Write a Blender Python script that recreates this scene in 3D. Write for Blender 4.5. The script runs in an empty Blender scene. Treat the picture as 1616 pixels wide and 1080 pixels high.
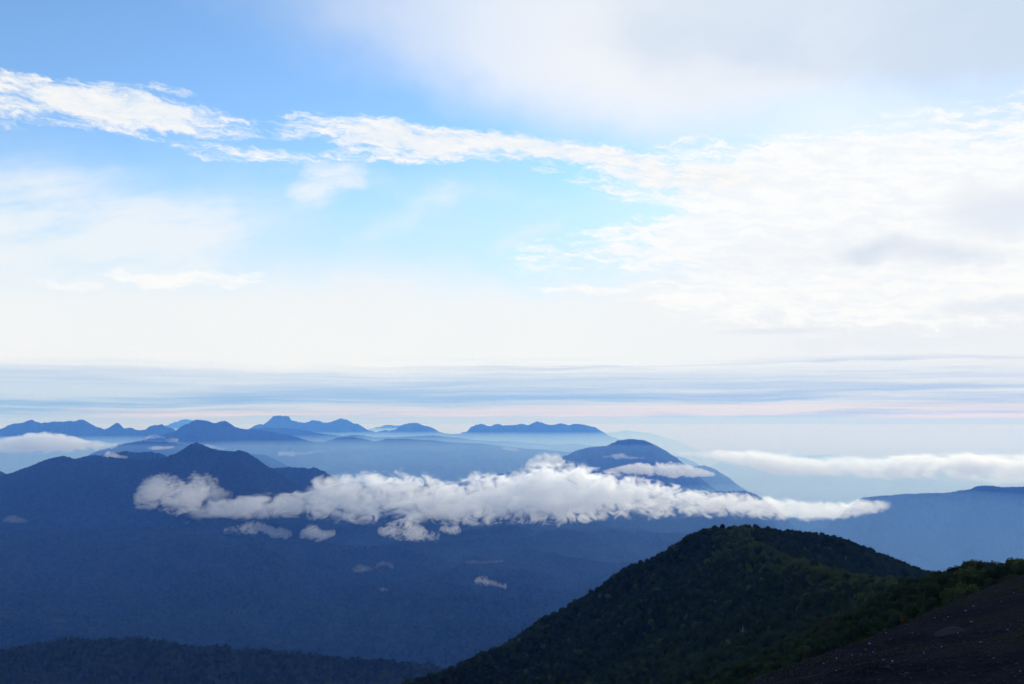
import bpy, bmesh, math, random
import numpy as np
from mathutils import Vector

scene = bpy.context.scene
COL = scene.collection

# ------------------------------------------------------------------ camera
F_PX = 1571.0                      # 35 mm lens on a 36 mm sensor, 1616 px wide
EYE_PX = 662.0                     # picture row of the eye level
CAM_Z = 1500.0                     # metres above the lowland
PITCH = math.atan((EYE_PX - 540.0) / F_PX)
cam_data = bpy.data.cameras.new("camera")
cam_data.lens = 35.0
cam_data.sensor_width = 36.0
cam_data.clip_start = 0.5
cam_data.clip_end = 400000.0
cam = bpy.data.objects.new("camera", cam_data)
COL.objects.link(cam)
cam.location = (0.0, 0.0, CAM_Z)
cam.rotation_euler = (math.radians(90.0) + PITCH, 0.0, 0.0)
scene.camera = cam

# ------------------------------------------------------------------ exposure, render
EXPOSURE = 0.5
scene.view_settings.view_transform = 'Standard'
scene.view_settings.look = 'None'
scene.view_settings.gamma = 1.0
scene.view_settings.use_curve_mapping = False
scene.view_settings.exposure = EXPOSURE
scene.render.engine = 'CYCLES'
scene.cycles.max_bounces = 24
scene.cycles.diffuse_bounces = 2
scene.cycles.volume_bounces = 24
scene.cycles.transparent_max_bounces = 16
scene.cycles.use_denoising = True
scene.cycles.volume_step_rate = 1.0
scene.cycles.volume_max_steps = 256

SUN_AZ = math.radians(27.0)        # to the right of the view axis
SUN_EL = math.radians(18.0)


def pix_dir(px, py):
    """Direction in the world (x right, y ahead, z up) of a place seen in the photograph."""
    dx, dy = (px - 808.0) / F_PX, (540.0 - py) / F_PX
    c, s = math.cos(PITCH), math.sin(PITCH)
    return dx, c - s * dy, s + c * dy


def pix_pt(px, py, dist):
    """Point at the given distance ahead (metres along y), relative to the eye."""
    x, y, z = pix_dir(px, py)
    k = dist / y
    return x * k, dist, z * k


def sky_uv(px, py):
    x, y, z = pix_dir(px, py)
    az = math.atan2(x, y)
    el = math.asin(z / math.sqrt(x * x + y * y + z * z))
    return az * F_PX, el * F_PX


# ------------------------------------------------------------------ node helpers
class E:
    """A node socket that can be written in formulas."""
    def __init__(self, nt, s):
        self.nt, self.s = nt, s

    def _m(self, op, *rest, clamp=False):
        n = self.nt.nodes.new('ShaderNodeMath')
        n.operation = op
        n.use_clamp = clamp
        for i, v in enumerate((self,) + rest):
            if isinstance(v, E):
                self.nt.links.new(v.s, n.inputs[i])
            else:
                n.inputs[i].default_value = float(v)
        return E(self.nt, n.outputs[0])

    def __add__(self, o): return self._m('ADD', o)
    __radd__ = __add__
    def __sub__(self, o): return self._m('SUBTRACT', o)
    def __rsub__(self, o): return (self * -1.0) + o
    def __mul__(self, o): return self._m('MULTIPLY', o)
    __rmul__ = __mul__
    def __truediv__(self, o): return self._m('DIVIDE', o)
    def max(self, o): return self._m('MAXIMUM', o)
    def min(self, o): return self._m('MINIMUM', o)
    def pow(self, o): return self._m('POWER', o)
    def abs(self): return self._m('ABSOLUTE')
    def sqrt(self): return self._m('SQRT')
    def clamp(self): return self._m('ADD', 0.0, clamp=True)

    def step(self, a, b, lo=0.0, hi=1.0):
        n = self.nt.nodes.new('ShaderNodeMapRange')
        n.interpolation_type = 'SMOOTHSTEP'
        n.clamp = True
        self.nt.links.new(self.s, n.inputs['Value'])
        for k, v in (('From Min', a), ('From Max', b), ('To Min', lo), ('To Max', hi)):
            n.inputs[k].default_value = v
        return E(self.nt, n.outputs['Result'])

    def down(self, a, b):            # 1 below a, 0 above b
        return self.step(a, b, 1.0, 0.0)


def vec(nt, x, y, z):
    n = nt.nodes.new('ShaderNodeCombineXYZ')
    for i, v in enumerate((x, y, z)):
        if isinstance(v, E):
            nt.links.new(v.s, n.inputs[i])
        else:
            n.inputs[i].default_value = float(v)
    return E(nt, n.outputs[0])


def split(nt, v):
    n = nt.nodes.new('ShaderNodeSeparateXYZ')
    nt.links.new(v.s, n.inputs[0])
    return [E(nt, o) for o in n.outputs]


def noise(nt, v, scale=1.0, detail=4.0, rough=0.55, dist=0.0, lac=2.0, col=False):
    n = nt.nodes.new('ShaderNodeTexNoise')
    n.noise_dimensions = '3D'
    nt.links.new(v.s, n.inputs['Vector'])
    n.inputs['Scale'].default_value = scale
    n.inputs['Detail'].default_value = detail
    n.inputs['Roughness'].default_value = rough
    n.inputs['Lacunarity'].default_value = lac
    n.inputs['Distortion'].default_value = dist
    return E(nt, n.outputs[1 if col else 0])


def mix(nt, f, a, b):
    n = nt.nodes.new('ShaderNodeMix')
    n.data_type = 'RGBA'
    n.clamp_factor = True
    for idx, v in ((0, f), (6, a), (7, b)):
        if isinstance(v, E):
            nt.links.new(v.s, n.inputs[idx])
        elif idx == 0:
            n.inputs[0].default_value = v
        else:
            n.inputs[idx].default_value = (v[0], v[1], v[2], 1.0)
    return E(nt, n.outputs[2])


def lin(r, g, b):
    f = lambda c: c / 12.92 if c <= 0.04045 else ((c + 0.055) / 1.055) ** 2.4
    return tuple(f(c / 255.0) for c in (r, g, b))


# ------------------------------------------------------------------ world: daylight sky with layers of cloud
world = bpy.data.worlds.new("World")
scene.world = world
world.use_nodes = True
wt = world.node_tree
wt.nodes.clear()
w_out = wt.nodes.new('ShaderNodeOutputWorld')
bg = wt.nodes.new('ShaderNodeBackground')
wt.links.new(bg.outputs[0], w_out.inputs[0])
sky = wt.nodes.new('ShaderNodeTexSky')
sky.sky_type = 'NISHITA'
sky.sun_disc = False
sky.sun_elevation = SUN_EL
sky.sun_rotation = SUN_AZ
sky.altitude = 1500.0
sky.air_density = 1.0
sky.dust_density = 0.3
sky.ozone_density = 2.0
SKY_STRENGTH = 0.13
bg.inputs['Strength'].default_value = SKY_STRENGTH


def build_sky():
    nt = wt
    tc = nt.nodes.new('ShaderNodeTexCoord')
    dx, dy, dz = split(nt, E(nt, tc.outputs['Generated']))
    az = dx._m('ARCTAN2', dy)
    el = dz._m('ARCSINE')
    U = az * F_PX                       # degrees, scaled so that one unit is about one photograph pixel
    V = el * F_PX
    p0 = vec(nt, U, V, 0.0)
    # slow warp so that no cloud edge is a clean curve
    wr = split(nt, noise(nt, p0, 0.006, 4.0, 0.6, col=True))
    Uw = U + (wr[0] - 0.5) * 150.0
    Vw = V + (wr[1] - 0.5) * 70.0
    fr = split(nt, noise(nt, vec(nt, U, V * 1.8, 7.0), 0.02, 4.0, 0.65, col=True))
    Uf = Uw + (fr[0] - 0.5) * 60.0
    Vf = Vw + (fr[1] - 0.5) * 26.0

    def blob(px, py, rx, ry, rot=0.0, u=Uf, v=Vf):
        cu, cv = sky_uv(px, py)
        c, s = math.cos(math.radians(rot)), math.sin(math.radians(rot))
        a, b = u - cu, v - cv
        p = (a * c + b * s) * (1.0 / rx)
        q = (b * c - a * s) * (1.0 / ry)
        return (1.0 - (p * p + q * q)).max(0.0)

    U5 = U + (wr[0] - 0.5) * 50.0 + (fr[0] - 0.5) * 50.0
    V5 = V + (wr[1] - 0.5) * 26.0 + (fr[1] - 0.5) * 26.0

    def vof(py):
        return sky_uv(808, py)[1]

    tintn = nt.nodes.new('ShaderNodeMix')
    tintn.data_type = 'RGBA'
    tintn.blend_type = 'MULTIPLY'
    tintn.inputs[0].default_value = 1.0
    nt.links.new(sky.outputs['Color'], tintn.inputs[6])
    tintn.inputs[7].default_value = (0.80, 0.95, 1.05, 1)
    base = E(nt, tintn.outputs[2])
    K = 1.0 / SKY_STRENGTH / 2.0 ** EXPOSURE              # cloud radiances below are given in final picture units

    def C(r, g, b, gain=1.0):
        l = lin(r, g, b)
        return tuple(x * K * gain for x in l)

    # textures shared by the layers
    n_soft = noise(nt, vec(nt, Uw, Vw * 1.6, 3.0), 0.0045, 3.0, 0.55)
    n_cell = noise(nt, vec(nt, U5 * 0.8, (V5 + U * 0.08) * 3.4, 11.0), 0.026, 6.0, 0.68)
    n_str = noise(nt, vec(nt, U * 0.022, V - U * 0.004 + (n_soft - 0.5) * 16.0, 5.0), 0.062, 5.0, 0.66)
    n_cir = noise(nt, vec(nt, (U + V * 1.2) * 0.45, (V - U * 0.25) * 2.0, 21.0), 0.012, 5.0, 0.6)
    cell = (n_cell - 0.5) * 4.6

    c = base
    # 1 the milky layer towards the horizon, thin and cyan above, dense below
    milk = (Vw + (n_soft - 0.5) * 120.0)
    c = mix(nt, milk.step(vof(450), vof(200), 0.74, 0.0), c, C(211, 234, 247))
    veil = milk.step(vof(505), vof(385), 0.95, 0.0)
    c = mix(nt, veil, c, mix(nt, n_soft, C(241, 245, 248), C(250, 250, 249)))
    b_puff = blob(515, 290, 70, 40, 22, U + (fr[0] - 0.5) * 60.0, V + (fr[1] - 0.5) * 40.0)
    # 2 soft white cirrus low on the left and across the middle
    s2 = (blob(40, 375, 340, 130, 4, Uw, Vw) * 1.1 + blob(330, 385, 210, 110, 20, Uw, Vw) * 0.62
          + blob(630, 348, 120, 30, 28) * 0.55 + b_puff * 1.0 + blob(660, 292, 280, 30, -8) * 0.4
          + blob(820, 375, 90, 22, 25) * 0.6)
    s2 = (s2 * (n_cir * 2.4 - 0.45)).step(0.0, 1.05, 0.0, 0.88)
    c = mix(nt, s2, c, C(240, 246, 251))
    # 3 the big pale sheet that fills the upper right
    cu, cv = sky_uv(400, 0)
    edge = Vw - (cv - (Uw - cu) * 0.30).max(vof(205))
    sheet = (edge + (n_soft - 0.5) * 90.0).step(-75.0, 60.0)
    fade = Uw.step(sky_uv(330, 0)[0], sky_uv(950, 0)[0], 0.22, 1.0)
    haze_r = Uw.step(sky_uv(850, 0)[0], sky_uv(1350, 0)[0], 0.0, 0.85)
    sheet = (sheet * fade).max(haze_r * 0.9)
    tone = ((n_soft * 0.8 + blob(1400, 70, 640, 150, -8, Uw, Vw) * 0.42 + blob(1680, 100, 340, 230, 0, Uw, Vw) * 0.42
             )
            - blob(1150, 165, 420, 70, -10, Uw, Vw) * 0.35 - blob(800, 50, 220, 130, 0, Uw, Vw) * 0.3).step(0.1, 1.25)
    sheet_c = mix(nt, tone, C(243, 246, 250), C(207, 221, 238))
    c = mix(nt, sheet * 0.95, c, sheet_c)
    # 4 bright broken altocumulus on the right
    s4 = (blob(1600, 330, 560, 170, 2, Uw, Vw) * 1.25 + blob(1200, 275, 330, 66, -4) * 0.85 + blob(1090, 368, 330, 50, 8) * 0.85
          + blob(1480, 440, 520, 90, 0) * 1.0 + blob(1180, 468, 220, 26, 2) * 0.8 + blob(940, 458, 120, 9, 0) * 0.8)
    a4 = (s4 + cell * 0.8 * s4.step(0.0, 0.3) * s4.step(1.5, 0.6)).step(0.0, 1.0)
    c = mix(nt, a4 * 0.92, c, mix(nt, n_cell.step(0.34, 0.62), C(244, 248, 252), C(255, 255, 254)))
    # grey undersides inside it
    g4 = (blob(1600, 325, 130, 60, -4) * 1.0 + blob(1450, 403, 150, 28, -3) * 1.25 + blob(1570, 492, 120, 20, 0) * 0.9
          + blob(1250, 400, 260, 50, 8, Uw, Vw) * 0.45 + blob(1220, 523, 120, 7, 0, U, V) * 0.9 + blob(1400, 540, 300, 20, 0) * 0.35)
    g4 = (g4 * (n_soft * 1.1 + n_cell * 1.0 - 0.1)).step(0.0, 1.9, 0.0, 0.75)
    c = mix(nt, g4, c, C(196, 211, 234))
    # 5 the two long textured clouds
    def b5(*k):
        return blob(*k, U5, V5)
    s5 = (b5(110, 164, 220, 40, -3) * 1.1 + b5(270, 184, 200, 26, -4) * 1.0
          + b5(90, 135, 130, 18, 0) * 0.5 + b5(220, 140, 110, 12, 0) * 0.42
          + b5(590, 210, 170, 32, -4) * 1.1 + b5(730, 226, 200, 28, -5) * 1.1 + b5(890, 238, 190, 22, -8) * 1.05
          + b5(1050, 262, 210, 24, -8) * 0.95 + b5(660, 248, 190, 13, -1) * 0.9 + b5(1060, 287, 190, 24, -3) * 0.95
          + b5(350, 238, 90, 16, -2) * 0.6 + b5(440, 246, 90, 14, -3) * 0.6 + b5(870, 263, 70, 9, -4) * 0.55
          + b5(520, 186, 90, 12, -3) * 0.55 + b5(20, 192, 70, 14, 0) * 0.4 + b5(1020, 227, 60, 6, 0) * 0.6)
    a5 = (s5 * 0.78 + cell * s5.step(0.0, 0.25) * 0.72).step(0.06, 1.15, 0.0, 0.94)
    c = mix(nt, a5, c, mix(nt, n_cell.step(0.36, 0.64), C(232, 241, 249), C(252, 251, 249)))
    # 6 thin bright streaks low on the left
    s6 = (blob(290, 437, 150, 18, -3) + blob(110, 448, 80, 8, 0) * 0.6)
    s6 = (s6 + cell * 0.5 * s6.step(0.0, 0.3)).step(0.1, 1.0, 0.0, 0.8)
    c = mix(nt, s6, c, C(255, 255, 254))
    # 7 banded stratus above the horizon: blue gap with thin streaks
    vb = V + (n_str - 0.5) * 40.0 + (n_soft - 0.5) * 24.0
    band = vb.down(vof(611), vof(571))
    fade_r = U.step(sky_uv(700, 0)[0], sky_uv(1500, 0)[0])
    band_c = mix(nt, n_str.step(0.38, 0.62), mix(nt, fade_r, C(138, 182, 230), C(158, 190, 232)),
                 mix(nt, fade_r, C(196, 217, 238), C(226, 232, 243)))
    band_c = mix(nt, V.step(vof(645), vof(592), 0.0, 0.55), band_c, C(220, 231, 242))
    c = mix(nt, band * 0.97, c, band_c)
    # thin dark lines in the white just above the gap
    lines = (n_str.step(0.50, 0.64) * V.step(vof(602), vof(586)) * V.down(vof(578), vof(562))
             * U.step(sky_uv(560, 0)[0], sky_uv(1050, 0)[0], 0.3, 1.0))
    c = mix(nt, lines * 0.7, c, C(180, 202, 232))
    # 8 rose light on the lowest cloud
    pv = V + (n_str - 0.5) * 10.0
    rose = (pv.step(vof(663), vof(658)) * pv.down(vof(655), vof(649)) * U.step(sky_uv(60, 0)[0], sky_uv(330, 0)[0], 0.0, 0.95)).max(
        pv.step(vof(645), vof(642)) * pv.down(vof(641), vof(637)) * U.step(sky_uv(500, 0)[0], sky_uv(900, 0)[0], 0.0, 0.7))
    rose = rose.max(pv.step(vof(666), vof(657)) * pv.down(vof(646), vof(634)) * n_str.step(0.40, 0.62) * 0.5)
    c = mix(nt, rose * n_str.step(0.36, 0.58, 0.25, 0.85), c, C(248, 229, 224))
    low = V.down(vof(664), vof(657))
    c = mix(nt, low * 0.9, c, C(196, 214, 238))
    # 9 overhead and behind the viewer an unseen grey deck, added to dim the land
    thick = V.step(vof(-40), vof(-900))
    behind = dy.down(-0.1, 0.55)
    dull = (thick.max(behind)).clamp()
    dull_c = mix(nt, n_soft, C(134, 162, 204), C(164, 188, 222))
    c = mix(nt, dull, c, dull_c)
    # below the horizon: nothing but far haze
    c = mix(nt, V.down(-120.0, -30.0), c, C(150, 170, 195))
    nt.links.new(c.s, bg.inputs['Color'])


build_sky()

# ------------------------------------------------------------------ sun behind thin cloud
sun_data = bpy.data.lights.new("sun", 'SUN')
sun_data.energy = 2.2
sun_data.angle = math.radians(6.0)
sun_data.color = (1.0, 0.985, 0.965)
sun = bpy.data.objects.new("sun", sun_data)
COL.objects.link(sun)
sun_dir = Vector((math.sin(SUN_AZ) * math.cos(SUN_EL), math.cos(SUN_AZ) * math.cos(SUN_EL), math.sin(SUN_EL)))
sun.rotation_euler = sun_dir.to_track_quat('Z', 'Y').to_euler()
sun.location = (0, 0, CAM_Z + 60)

# ================================================================== numpy noise
rng = np.random.default_rng(7)
_PERM = rng.permutation(4096).astype(np.int64)
_GRAD = rng.uniform(0, 2 * np.pi, 4096)


def _h(ix, iy, seed):
    return _PERM[(_PERM[(ix + seed * 131) & 4095] + iy) & 4095]


def perlin(x, y, seed=0):
    x0, y0 = np.floor(x).astype(np.int64), np.floor(y).astype(np.int64)
    fx, fy = x - x0, y - y0
    u, v = fx * fx * fx * (fx * (fx * 6 - 15) + 10), fy * fy * fy * (fy * (fy * 6 - 15) + 10)

    def g(ix, iy, dx, dy):
        a = _GRAD[_h(ix, iy, seed)]
        return np.cos(a) * dx + np.sin(a) * dy
    n00, n10 = g(x0, y0, fx, fy), g(x0 + 1, y0, fx - 1, fy)
    n01, n11 = g(x0, y0 + 1, fx, fy - 1), g(x0 + 1, y0 + 1, fx - 1, fy - 1)
    a, b = n00 + u * (n10 - n00), n01 + u * (n11 - n01)
    return (a + v * (b - a)) * 1.5


def fbm(x, y, octaves=5, seed=0, gain=0.5):
    t, amp = 0.0, 1.0
    for i in range(octaves):
        t = t + amp * perlin(x, y, seed + i)
        x, y, amp = x * 2.03 + 11.3, y * 2.03 - 7.1, amp * gain
    return t


def ridged(x, y, octaves=4, seed=0):
    t, amp = 0.0, 1.0
    for i in range(octaves):
        t = t + amp * (1.0 - 2.0 * np.abs(perlin(x, y, seed + i)))
        x, y, amp = x * 2.1 + 3.7, y * 2.1 + 9.2, amp * 0.5
    return t


def crowns(x, y, cell, seed=0):
    """Height of rounded tree crowns (0..1) packed one to each cell of a jittered grid."""
    gx, gy = x / cell, y / cell
    ix, iy = np.floor(gx).astype(np.int64), np.floor(gy).astype(np.int64)
    best = np.zeros_like(x)
    for ox in (-1, 0, 1):
        for oy in (-1, 0, 1):
            cx, cy = ix + ox, iy + oy
            k = _h(cx, cy, seed)
            px = cx + 0.5 + 0.42 * np.cos(_GRAD[k])
            py = cy + 0.5 + 0.42 * np.sin(_GRAD[k] * 3.1)
            size = 0.55 + 0.6 * ((k * 7919) % 997) / 997.0
            d2 = ((gx - px) ** 2 + (gy - py) ** 2) / (0.62 * size) ** 2
            best = np.maximum(best, np.sqrt(np.clip(1.0 - d2, 0, 1)) * size)
    return best


# ================================================================== helpers for objects
def tag(o, label=None, cat=None, group=None, kind=None):
    for k, v in (("label", label), ("category", cat), ("group", group), ("kind", kind)):
        if v:
            o[k] = v
    return o


def new_obj(name, mesh, mat=None, parent=None, loc=None):
    o = bpy.data.objects.new(name, mesh)
    COL.objects.link(o)
    if mat is not None and mesh is not None and not mesh.materials:
        mesh.materials.append(mat)
    if parent is not None:
        o.parent = parent
    if loc is not None:
        o.location = loc
    return o


def mesh_from(name, verts, faces, smooth=True):
    """Mesh from numpy arrays; faces is an (n, 3) or (n, 4) index array."""
    me = bpy.data.meshes.new(name)
    v = np.asarray(verts, dtype=np.float32).reshape(-1, 3)
    f = np.asarray(faces, dtype=np.int32)
    me.vertices.add(len(v))
    me.vertices.foreach_set("co", v.ravel())
    k = f.shape[1]
    me.loops.add(f.size)
    me.loops.foreach_set("vertex_index", f.ravel())
    me.polygons.add(len(f))
    me.polygons.foreach_set("loop_start", np.arange(0, f.size, k, dtype=np.int32))
    me.polygons.foreach_set("use_smooth", np.full(len(f), smooth, dtype=bool))
    me.update(calc_edges=True)
    me.validate()
    return me


def grid_faces(nr, nc):
    i = np.arange(nr * nc).reshape(nr, nc)
    return np.stack([i[:-1, :-1], i[:-1, 1:], i[1:, 1:], i[1:, :-1]], -1).reshape(-1, 4)


def fan_grid(px0, px1, nc, d0, d1, nr):
    """Ground points spread over a range of bearings and distances (fine near, coarse far)."""
    t0, t1 = pix_dir(px0, EYE_PX), pix_dir(px1, EYE_PX)
    tan = np.linspace(t0[0] / t0[1], t1[0] / t1[1], nc)
    d = np.geomspace(d0, d1, nr)
    X = d[:, None] * tan[None, :]
    Y = np.repeat(d[:, None], nc, 1)
    return X, Y


def ridge_height(X, Y, pts, s_front, s_back, spur=0.35, wave=900.0, seed=0, base=-CAM_Z, flare=0.0):
    """Terrain that falls away on both sides of a crest line.
    pts: list of (photo x, photo y, distance) from left to right; s_front is the slope on the viewer's side."""
    D = np.array([pix_dir(x, y) for x, y, _ in pts])
    tp, sp, dp = D[:, 0] / D[:, 1], D[:, 2] / D[:, 1], np.array([p[2] for p in pts], float)
    tan = X / Y
    scale = dp.mean()

    def crest(t):
        yc = np.interp(t, tp, dp) + wave * 0.22 * fbm(t * scale / wave * 1.3, t * 0 + 0.5, 4, seed + 60)
        return yc, np.interp(t, tp, sp) * yc
    yc, _ = crest(tan)
    away = np.abs(Y - yc)
    # the flanks wander sideways, the crest itself stays where it is
    shift = fbm(X / wave, Y / wave, 4, seed + 40) * wave * 0.16 / scale * np.clip(away / (wave * 0.3), 0, 1)
    yc, zc = crest(tan + shift)
    d = np.abs(Y - yc)
    drop = np.where(Y < yc, s_front, s_back) * d
    if flare:
        drop = drop * (1.0 - flare * np.clip(d / (wave * 2), 0, 1))
    h = zc - drop
    rg = ridged(X / wave, Y / wave * 0.8, 4, seed)
    h = h + spur * (rg - 0.5) * np.minimum(d * 0.38, wave * 0.17)
    return np.maximum(h, base), d


def jag(pts, amp, seed, n=3):
    """Break the straight pieces of a crest line (amp in photo pixels)."""
    r = random.Random(seed)
    for _ in range(n):
        out = []
        for a, b in zip(pts[:-1], pts[1:]):
            w = abs(b[0] - a[0])
            out += [a, ((a[0] + b[0]) / 2, (a[1] + b[1]) / 2 + r.uniform(-1, 1) * min(amp, w * 0.12), (a[2] + b[2]) / 2)]
        pts = out + [pts[-1]]
        amp *= 0.6
    return pts


# ================================================================== materials
def new_mat(name):
    m = bpy.data.materials.new(name)
    m.use_nodes = True
    m.node_tree.nodes.clear()
    out = m.node_tree.nodes.new('ShaderNodeOutputMaterial')
    return m, m.node_tree, out


def matt(nt, out, color):
    """Matt natural ground: leaves, soil and broken stone, no sheen at grazing angles."""
    b = nt.nodes.new('ShaderNodeBsdfDiffuse')
    if isinstance(color, E):
        nt.links.new(color.s, b.inputs['Color'])
    else:
        b.inputs['Color'].default_value = (*color, 1)
    b.inputs['Roughness'].default_value = 0.6
    nt.links.new(b.outputs[0], out.inputs['Surface'])
    return b


def pos(nt):
    g = nt.nodes.new('ShaderNodeNewGeometry')
    return E(nt, g.outputs['Position'])


def forest_mat(name, tree, dark, light, patch_scale, rock=None):
    """Ground seen from far away under unbroken forest: tint changes from tree to tree and from stand to stand."""
    m, nt, out = new_mat(name)
    p = pos(nt)
    v = nt.nodes.new('ShaderNodeTexVoronoi')
    v.inputs['Scale'].default_value = 1.0 / tree
    nt.links.new(p.s, v.inputs['Vector'])
    cell = split(nt, E(nt, v.outputs['Color']))[0]
    stand = noise(nt, p, 1.0 / patch_scale, 4.0, 0.6)
    f = (cell * 0.6 + stand * 1.1 - 0.35).clamp()
    c = mix(nt, f, dark, light)
    if rock is not None:
        bare = noise(nt, p, 3.0 / patch_scale, 5.0, 0.65).step(0.58, 0.70)
        c = mix(nt, bare, c, rock)
    matt(nt, out, c)
    return m


M_NEARWOOD = forest_mat("forest_near", 6.0, (0.002, 0.004, 0.003), (0.026, 0.034, 0.021), 260.0)
M_MIDWOOD = forest_mat("forest_slopes", 11.0, (0.002, 0.005, 0.004), (0.026, 0.035, 0.025), 500.0)
M_FAR = forest_mat("far_mountain", 60.0, (0.010, 0.016, 0.014), (0.028, 0.036, 0.032), 2500.0, rock=(0.05, 0.052, 0.052))
M_LAND = forest_mat("lowland", 40.0, (0.03, 0.04, 0.03), (0.08, 0.09, 0.06), 3000.0)

# ================================================================== ground and mountains
R_END = 80000.0


def build_ground():
    n = 160
    a = np.geomspace(60, R_END, n // 2)
    t = np.concatenate([-a[::-1], [0], a])
    X, Y = np.meshgrid(t, t)
    Z = 25.0 * fbm(X / 6000.0, Y / 6000.0, 4, 3)
    Z = np.clip(Z, -30, 60)
    me = mesh_from("ground", np.stack([X, Y, Z], -1), grid_faces(len(t), len(t)))
    o = new_obj("ground", me, M_LAND)
    tag(o, kind="structure", label="wide hazy lowland far below the mountains")


build_ground()


def mountain(name, label, pts, grid, mat, s_front, s_back, spur=0.35, wave=900.0, seed=0, jagged=1.6, tree=0.0,
             tree_cell=9.0, flare=0.0, njag=2):
    # carry both ends of the crest down to the lowland
    for end, sgn in ((0, -1), (-1, 1)):
        x, y, d = pts[end]
        low = (CAM_Z + pix_pt(x, y, d)[2]) * F_PX / d
        tail = (x + sgn * low / 0.5, y + low, d)
        pts = [tail] + pts if end == 0 else pts + [tail]
    px0, px1, nc, d0, d1, nr = grid
    nc = int(nc * (px1 - px0 + 360) / (px1 - px0))
    X, Y = fan_grid(px0 - 180, px1 + 180, nc, d0, d1, nr)
    Z, dist = ridge_height(X, Y, jag(pts, jagged, seed, njag), s_front, s_back, spur, wave, seed, flare=flare)
    if tree:
        Z = Z + tree * crowns(X, Y, tree_cell, seed) * (0.75 + 0.5 * fbm(X / 70, Y / 70, 3, seed + 9)) - tree * 0.55
    nr, nc = X.shape
    # let the block run out into the lowland on all sides
    w = np.minimum(1.0, np.minimum(np.linspace(0, 1, nc), np.linspace(1, 0, nc)) / 0.10)[None, :] \
        * np.minimum(1.0, np.minimum(np.linspace(0, 1, nr), np.linspace(1, 0, nr)) / 0.12)[:, None]
    w = w * w * (3 - 2 * w)
    Z = (Z + CAM_Z) * w - 36.0 * (1 - np.minimum(1.0, w * 8))
    Z = np.where(Z < 1.0, np.maximum(Z, -31.0), Z)
    me = mesh_from(name, np.stack([X, Y, Z], -1), grid_faces(*X.shape))
    o = new_obj(name, me, mat)
    tag(o, label=label, kind="structure")
    return o


def with_d(d, *xy):
    return [(x, y, d) for x, y in xy]


# --- the farthest chain, barely darker than the air
mountain("distant_peak", "pale jagged peak showing faintly behind the left range",
         with_d(31000, (215, 684), (245, 674), (262, 671), (275, 666), (283, 664), (292, 661), (300, 662), (308, 666), (330, 672), (370, 684)),
         (150, 440, 260, 27000, 35000, 60), M_FAR, 0.40, 0.4, 0.3, 2600, 11, 1.5)
mountain("distant_peak", "very pale low ridge in the gap between the central and the small mountain",
         with_d(31000, (540, 690), (575, 678), (600, 673), (618, 670), (640, 674), (700, 686)),
         (500, 740, 200, 27000, 35000, 50), M_FAR, 0.35, 0.4, 0.3, 2600, 12, 1.2)
mountain("distant_peak", "very pale low ridge right of the serrated mountain",
         with_d(31000, (900, 692), (950, 684), (990, 679), (1020, 682), (1050, 690), (1080, 700)),
         (860, 1140, 200, 27000, 35000, 50), M_FAR, 0.35, 0.4, 0.3, 2600, 13, 1.2)
# --- far ranges
mountain("far_range", "long blue range with two rounded summits at the left edge",
         with_d(16000, (-220, 690), (-140, 672), (-70, 682), (0, 677), (25, 668), (50, 662), (66, 668), (80, 666), (105, 665), (118, 665), (131, 662), (140, 667), (152, 674),
                (165, 678), (176, 672), (186, 667), (195, 676), (220, 679), (240, 672), (256, 669), (272, 676), (300, 694)),
         (-260, 380, 640, 13150, 18350, 260), M_FAR, 0.42, 0.42, 0.55, 1500, 21, 2.6, njag=3)
mountain("far_range", "broad blue mountain with a stepped flat summit behind the dark peak",
         with_d(12500, (205, 702), (230, 693), (258, 686), (285, 674), (300, 667), (310, 662), (320, 663), (332, 666), (355, 664), (366, 670), (378, 676), (420, 680), (470, 690), (520, 702)),
         (160, 600, 480, 10320, 14480, 260), M_FAR, 0.40, 0.42, 0.55, 1300, 22, 2.6, njag=3)
mountain("far_range", "central blue mountain with a blocky rock tower and a long right shoulder",
         with_d(21000, (340, 690), (380, 680), (404, 671), (416, 670), (424, 664), (431, 657), (438, 656), (447, 657), (456, 657), (460, 664), (470, 666), (482, 667), (500, 664),
                (510, 667), (522, 666), (531, 663), (538, 660), (546, 662), (556, 667), (575, 675), (592, 682), (640, 692)),
         (300, 700, 520, 18200, 23800, 260), M_FAR, 0.45, 0.45, 0.5, 1800, 23, 2.6, njag=3)
mountain("far_range", "small blue mountain standing alone left of the serrated one",
         with_d(21500, (560, 690), (595, 682), (620, 679), (632, 672), (645, 668), (654, 667), (664, 670), (676, 673), (690, 680), (706, 684), (740, 692)),
         (520, 780, 340, 19100, 23900, 260), M_FAR, 0.42, 0.42, 0.5, 1500, 24, 2.6, njag=3)
mountain("far_range", "serrated blue mountain with many small tops and a smooth right end",
         with_d(20500, (690, 690), (715, 685), (738, 681), (743, 674), (750, 671), (760, 669), (768, 672), (776, 672), (785, 669), (794, 672), (802, 671), (815, 671), (826, 669),
                (832, 671), (840, 668), (848, 665), (855, 667), (864, 670), (880, 669), (896, 671), (910, 669), (930, 672), (950, 681), (978, 693), (1010, 704)),
         (650, 1060, 560, 18150, 23350, 260), M_FAR, 0.45, 0.42, 0.55, 1500, 25, 2.6, njag=3)
mountain("low_hills", "long low blue hills rising in two soft waves in front of the far mountains",
         with_d(16500, (330, 686), (400, 676), (432, 675), (470, 677), (500, 683), (540, 688), (560, 686), (590, 690), (640, 689), (680, 687), (720, 690), (760, 695), (800, 696), (870, 702),
                (905, 700), (945, 704), (1000, 711), (1080, 722)),
         (290, 1140, 620, 13800, 19500, 110), M_FAR, 0.20, 0.25, 0.3, 1700, 26, 0.7)
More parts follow.
